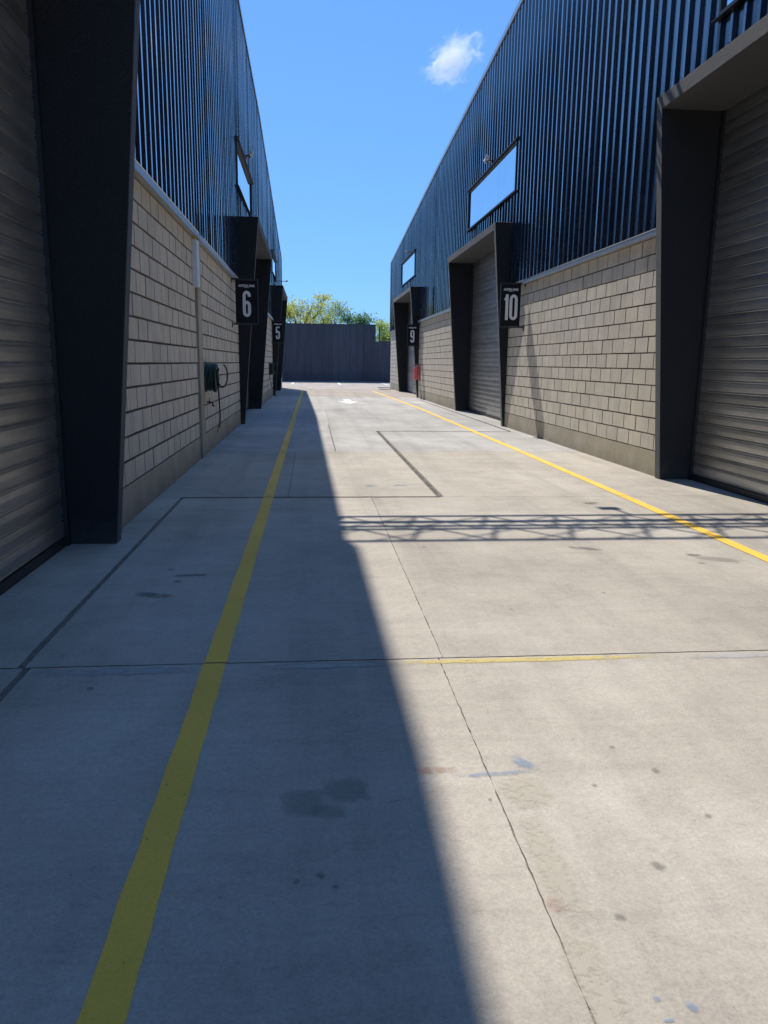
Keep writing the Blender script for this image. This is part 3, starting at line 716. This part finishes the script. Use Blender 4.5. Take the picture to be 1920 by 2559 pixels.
# ------------------------------------------------------------------ hoses, tap, extinguisher
def hose(label, y, zc, r, turns, depth, tail, loose=True):
    t = thing('hose_coil', label, 'hose', (XL, y, zc), 'garden hoses hung on the left wall')
    rr = random.Random(int(y * 10)); pts = []
    for i in range(turns * 20 + 1):
        a = 2 * math.pi * i / 20; k = i / 20; 
        q = r * (1 + 0.05 * math.sin(k * 2.3) + 0.03 * math.sin(k * 5.1)); sag = -0.02 * math.sin(k * 1.7) * (math.sin(a) < 0)
        pts.append((0.025 + depth * (k / turns) + 0.010 * math.sin(a + k), q * math.cos(a), q * 1.02 * math.sin(a) + sag))
    MB().tube(pts, 0.0125, 7).build('coiled_hose', M['hose'], t, True)
    pts = []
    for i in range(turns * 14 + 1):
        a = 2 * math.pi * i / 14 + 1; k = i / 14; q = r * 0.86 * (1 + 0.06 * math.sin(k * 1.9))
        pts.append((0.03 + depth * .95 * (k / turns), q * math.cos(a), q * 1.05 * math.sin(a) - .01))
    MB().tube(pts, 0.0125, 6).build('coiled_hose', M['hose'], t, True)
    # loose loop, turned away from the coil
    lp = []
    for i in range(25):
        a = math.radians(80 - 300 * i / 24); c = 0.9 * r
        lp.append((depth + .03 + 0.085 * (1 + math.cos(a)) * .9, 0.05 * math.sin(a), c * math.sin(a) + .02))
    MB().tube(lp, 0.0125, 7).build('loose_loop', M['hose'], t, True)
    MB().tube([(depth + 0.02, -.02, .12)] + tail, 0.012, 7).build('hanging_end', M['black_hose'], t, True)
    e = Vector(tail[-1]); d = (e - Vector(tail[-2])).normalized()
    MB().tube([e, e + d * 0.075], 0.016, 8, 0.010).build('nozzle', M['brass'], t, True)
    hk = MB().box((0.0, -.09, r * .55), (0.012, .09, r * .95)); hk.box((0.0, -.07, r * .60), (depth + .02, -.05, r * .63)); hk.box((0.0, .05, r * .60), (depth + .02, .07, r * .63)); hk.box((depth, -.07, r * .6), (depth + .014, .07, r * .9))
    hk.build('hose_holder', M['rail'], t)
hose('dark green hose coiled on the left wall just past the concrete pilaster', 12.3, 1.21, 0.195, 13, 0.17,
     [(0.205, -.01, -.12), (0.215, 0.0, -.35), (0.222, 0.01, -.6), (0.215, .02, -.72), (0.19, .03, -.80)])
hose('dark green hose coiled on the far left wall before sign 5', 30.8, 1.18, 0.225, 8, 0.15,
     [(0.03, -.2, -.2), (0.035, -.1, -.4), (0.09, .2, -.7), (0.20, .5, -.98), (0.26, .62, -1.14)])
t = thing('water_tap', 'dark wall tap with a small red handle under the nearer hose', 'tap', (XL, 12.45, 0.81))
MB().tube([(0, 0, 0), (0.05, 0, 0), (0.09, 0, -.008), (0.10, 0, -.05)], 0.013, 8).build('spout', M['dark_metal'], t, True)
MB().tube([(0.045, 0, 0), (0.045, 0, .07)], 0.009, 7, 0.005).build('valve_stem', M['dark_metal'], t, True)
MB().tube([(0.075, 0, -.055), (0.135, 0, -.062)], 0.010, 7).build('handle', M['red_handle'], t, True)

t = thing('extinguisher_cabinet', 'clear fronted cabinet with red back and frame around the extinguisher on the right block wall', 'cabinet', (XR, 32.55, 0.76))
MB().box((0.0, -.17, 0), (-.02, .17, .66)).build('back_plate', M['red'], t)
cb = MB(); cb.box((-.022, -.17, 0), (-.30, -.16, .66)); cb.box((-.022, .16, 0), (-.30, .17, .66)); cb.box((-.29, -.158, 0.004), (-.30, .158, .656))
cb.build('clear_cover', M['acrylic'], t)
fr = MB()
for z in (0.0, .64): fr.box((-.303, -.172, z), (-.313, .172, z + .02))
for y in (-.172, .152): fr.box((-.303, y, .0205), (-.313, y + .02, .6395))
fr.build('cabinet_frame', M['red'], t)
t = thing('fire_extinguisher', 'red fire extinguisher hung on the right wall below sign 9', 'extinguisher', (XR - .15, 32.55, 0.79))
MB().lathe((0, 0, 0), [(0.085, 0), (0.095, .02), (0.095, .42), (0.085, .47), (0.05, .51), (0.025, .53), (0.025, .56)], 18).build('cylinder', M['red'], t, True)
MB().box((-.08, -.012, .56), (.06, .012, .60)).build('valve_handle', M['dark_metal'], t)
MB().tube([(.03, -.03, .56), (.09, -.06, .52), (.105, -.05, .4), (.105, -.03, .2)], 0.012, 7).build('discharge_hose', M['black_hose'], t, True)

# ------------------------------------------------------------------ lights on the walls
def flood(label, x, y, z, side, reach=0.35, twin=True):
    t = thing('floodlight', label, 'floodlight', (x, y, z), 'small wall floodlights')
    s = -side
    MB().box((0, -.05, -.05), (s * .03, .05, .05)).build('base_plate', M['dark_metal'], t)
    ar = MB().tube([(0, 0, 0), (s * reach * .6, 0, .02), (s * reach, 0, .0)], 0.016, 7)
    if twin: ar.tube([(s * reach * .8, -.16, .01), (s * reach * .8, .16, .01)], 0.014, 7)
    ar.build('arm', M['dark_metal'], t)
    for k in ((-.2, .2) if twin else (0,)):
        mb = MB(); mb.prism([(-.055, -.045), (.055, -.035), (.055, .035), (-.055, .045)], 'y', -.045, .045)
        o = mb.build('lamp_head', M['lamp_white'], t, loc=(s * (reach * .85 + (0.05 if k < 0 else 0)), k, .045 if k > 0 else .03)); o.rotation_euler = (0, 0.5 * side, 0.3 * (1 if k > 0 else -1)); bevel(o, .01)
flood('pair of small white floodlights above the window beside sign 10', XR, 20.2, 6.52, 1, .16)
flood('single small white floodlight above the far right window', XR, 37.0, 6.58, 1, 0.18, False)
flood('pair of small floodlights on arms above the left window', XL, 21.2, 6.66, -1, .14)
flood('small dark lamp sticking out at the far left building corner', XL, 44.2, 5.85, -1, .4, False)

# ------------------------------------------------------------------ lattice truss bridging the lane above the frame (its shadow crosses the floor)
t = thing('lattice_truss', 'grey lattice girder bridging the lane overhead, whose shadow crosses the floor', 'truss', (1.5, 11.25, 6.75))
TW, TH = 0.45, 0.90
x0, x1 = XL - 1.5 + .02, XR - 1.5 - .02
for dy in (-TW / 2, TW / 2):
    for z in (0, TH): MB().tube([(x0, dy, z), (x1, dy, z)], 0.036, 8).build('chord', M['truss'], t, True)
mb = MB(); n = 9
for i in range(n):
    a = x0 + (x1 - x0) * i / n; b = x0 + (x1 - x0) * (i + .5) / n; c = x0 + (x1 - x0) * (i + 1) / n
    for dy in (-TW / 2, TW / 2): mb.tube([(a, dy, 0), (b, dy, TH)], 0.020, 6); mb.tube([(b, dy, TH), (c, dy, 0)], 0.020, 6)
    for z in (0, TH): mb.tube([(a, -TW / 2, z), (c, TW / 2, z)], 0.014, 6)
mb.build('lacing', M['truss'], t)
for dy in (-.04, 0.03): MB().tube([(x0, dy, .06 + dy), (x1, dy, .06 + dy)], 0.040, 8).build('cable_pipe', M['truss'], t, True)
MB().tube([(0.42, .23, 0.02), (0.38, .42, 0.03), (0.34, .60, 0.06)], 0.022, 7).build('lamp_arm', M['truss'], t, True)
bevel(MB().box((.20, .55, .03), (.42, .68, .10)).build('lamp_head', M['truss'], t), .01)

# ------------------------------------------------------------------ end of the lane: fence, drain covers, trees
fy = 58.6
f = thing('metal_fence', 'tall dark corrugated metal fence closing the far end of the lane', 'fence', (2.0, fy, 0))
y0 = -9.0; k = 0
while y0 < 11.0:
    w = 1.068; top = 4.27 if y0 + w <= 5.15 else 3.06
    pts = []
    for q in range(4):
        for (o, d) in RIB: pts.append((y0 + q * PITCH + o, d * 1.2))
    pts.append((y0 + w, 0)); mb = MB()
    for (a, da), (b, db) in zip(pts[:-1], pts[1:]):
        mb.poly([(a - 2.0, -da, 0.06), (b - 2.0, -db, 0.06), (b - 2.0, -db, top), (a - 2.0, -da, top)])
    o = mb.build('fence_sheet', M['fence'], f, fix=False); o.location.y = rnd.uniform(-.004, .004); y0 += w
for (a, b, z) in ((-11.0, 3.15, 4.30), (3.2, 9.0, 3.09)):
    MB().box((a, -.06, z - .05), (b, .05, z)).build('top_rail', M['fence'], f)
MB().box((-11, -.02, 0), (9, .08, .058)).build('base_rail', M['fence'], f)
for x in (-8, -5, -2, 1, 3.17, 6): MB().box((x - .04, .06, 0), (x + .04, .14, 3.0 if x > 3.2 else 4.2)).build('post', M['fence'], f)

for i, (x, y, lab) in enumerate(((4.75, 44.4 + 1.6, 'steel drain cover on the floor beyond the right building corner, farther of two'), (4.55, 42.6 + 0.6, 'steel drain cover on the floor at the right building corner, nearer of two'))):
    t = thing('drain_cover', lab, 'drain cover', (x - .3, y, 0), 'drain covers by the right corner')
    MB().box((-.45, -.35, 0.001), (.45, .35, .012)).build('frame', M['dark_metal'], t)
    mb = MB()
    for q in range(6): mb.box((-.40, -.30 + q * .105, .0125), (.40, -.24 + q * .105, .020))
    mb.build('grating_bars', M['truss'], t)

def leaf_mat(name, a, b, trans=0.35):
    m = NT(name); r = m.noise(m.pos(), 1.3, 3); n = m.noise(m.pos(), 9.0, 2)
    c = m.mix(r, a, b); c = m.mix(1.0, c, m.ramp(n, [(0.3, 0.75), (0.7, 1.2)]), 'MULTIPLY')
    m.col(c).set(Roughness=0.55)
    tr = m.n('ShaderNodeBsdfTranslucent'); m.l(c, tr.inputs['Color']); mx = m.n('ShaderNodeMixShader'); mx.inputs[0].default_value = trans
    m.l(m.b.outputs[0], mx.inputs[1]); m.l(tr.outputs[0], mx.inputs[2]); m.l(mx.outputs[0], m.out.inputs['Surface']); return m.m
M['leaf_pale'] = leaf_mat('pale_leaf', (0.62, 0.64, 0.17), (0.46, 0.52, 0.13), 0.75)
M['leaf_dark'] = leaf_mat('dark_leaf', (0.16, 0.30, 0.16), (0.22, 0.36, 0.16), 0.6)
M['leaf_mid'] = leaf_mat('mid_leaf', (0.40, 0.52, 0.17), (0.50, 0.60, 0.20), 0.72)
M['bark'] = plain('bark', (0.12, 0.09, 0.065), 0.9, 0, 0.3, 18)

def tree(label, x, y, h, rx, ry, z0, mat, nl, leaf, seed, wispy=False):
    r = random.Random(seed)
    t = thing('tree', label, 'tree', (x, y, 0), 'trees beyond the far fence')
    tk = MB(); tk.tube([(0, 0, 0), (.1, 0, h * .25), (0, .1, h * .5), (.05, 0, h * .72)], 0.16, 8, 0.06)
    tips = []
    nb = 26 if wispy else 18
    for i in range(nb):
        a = 2 * math.pi * i / nb + r.uniform(-.3, .3); zb = h * r.uniform(.22, .6); q = r.uniform(.5, 1.0)
        up = r.uniform(.25, .55) * h if wispy else r.uniform(.1, .38) * h
        e = Vector((rx * q * math.cos(a), ry * q * math.sin(a), min(h, zb + up)))
        s0 = Vector((0, 0, zb)); mid = s0.lerp(e, .5) + Vector((0, 0, .12 * h))
        tk.tube([s0, mid, e], 0.05, 5, 0.012); tips += [(mid, .9), (e, .8), (s0.lerp(e, .75) + Vector((0, 0, .05 * h)), .8)]
        if wispy:
            for _ in range(6):
                e2 = e + Vector((r.uniform(-.7, .7), r.uniform(-.7, .7), r.uniform(.2, 1.3))); e2.z = min(e2.z, h * 1.08)
                tk.tube([e.lerp(mid, r.uniform(0, .5)), (e + e2) / 2 + Vector((0, 0, .1)), e2], 0.016, 4, 0.006); tips.append((e2, .35)); tips.append(((e + e2) / 2, .4))
    tk.build('trunk', M['bark'], t)
    cr = MB()
    for i in range(nl):
        c, sp = tips[r.randrange(len(tips))]
        p = c + Vector((r.gauss(0, .42 * sp), r.gauss(0, .42 * sp), r.gauss(0, .36 * sp)))
        if p.z < z0: p.z = z0 + r.random() * .6
        u = Vector((r.gauss(0, 1), r.gauss(0, 1), r.gauss(0, 1))).normalized(); v = u.cross(Vector((r.gauss(0, 1), r.gauss(0, 1), r.gauss(0, 1)))).normalized()
        s = leaf * r.uniform(.6, 1.3)
        cr.poly([p - u * s, p + v * s * .42, p + u * s, p - v * s * .42])
    cr.build('crown', mat, t, fix=False)
tree('pale yellow green tree with thin wispy twigs above the left of the fence', -0.9, 70, 6.8, 2.6, 2.0, 3.4, M['leaf_pale'], 6200, .085, 3, True)
tree('pale feathery tree with bare twig tips, between the yellowest tree and the dark tree', 1.6, 73, 6.4, 1.7, 1.6, 3.4, M['leaf_mid'], 3000, .08, 8, True)
tree('darker green bushy tree with upright shoots above the middle of the fence', 3.9, 68, 5.9, 1.25, 1.2, 3.2, M['leaf_dark'], 5200, .12, 5)
tree('bright green tree seen through the gap over the lower fence, by the right building', 7.0, 72, 5.7, 1.1, 1.3, 2.2, M['leaf_mid'], 6000, .10, 11)
tree('yellow green tree half hidden behind the left building end', -4.6, 69, 6.6, 2.2, 2.0, 3.2, M['leaf_pale'], 6000, .10, 21)
tree('green tree mostly hidden behind the right building end', 9.6, 70, 5.6, 1.8, 1.6, 2.4, M['leaf_dark'], 4000, .12, 31)

# ------------------------------------------------------------------ a small cloud
cd = Vector((0.161, 0.926, 0.338)).normalized() * 900
m = NT('cloud_vapour'); m.t.nodes.remove(m.b)
pv = m.n('ShaderNodeVolumePrincipled'); m.l(pv.outputs[0], m.out.inputs['Volume'])
pv.inputs['Color'].default_value = (1, 1, 1, 1); pv.inputs['Anisotropy'].default_value = 0.35
tcn = m.n('ShaderNodeTexCoord'); ob = tcn.outputs['Object']
ln = m.n('ShaderNodeVectorMath', operation='LENGTH'); m.l(ob, ln.inputs[0])
n1 = m.noise(ob, 2.0, 9, 0.72, 1.1)
den = m.math('SUBTRACT', m.math('ADD', m.math('MULTIPLY', n1, 2.7), -0.36), ln.outputs['Value'])
den = m.math('MULTIPLY', m.math('MAXIMUM', m.math('SUBTRACT', den, 0.34), 0.0), 0.13)
m.l(den, pv.inputs['Density'])
bm = bmesh.new(); bmesh.ops.create_icosphere(bm, subdivisions=3, radius=1.0); me = bpy.data.meshes.new('cloud'); bm.to_mesh(me); bm.free(); me.materials.append(m.m)
c = thing('cloud', 'small ragged white cloud in the blue sky beside the right roof edge', 'cloud', (0, 0, EYE) + cd * 1.0 if False else tuple(cd + Vector((0, 0, EYE))), None, me)
c.scale = (42, 30, 29); c.rotation_euler = (0, -0.5, 0)
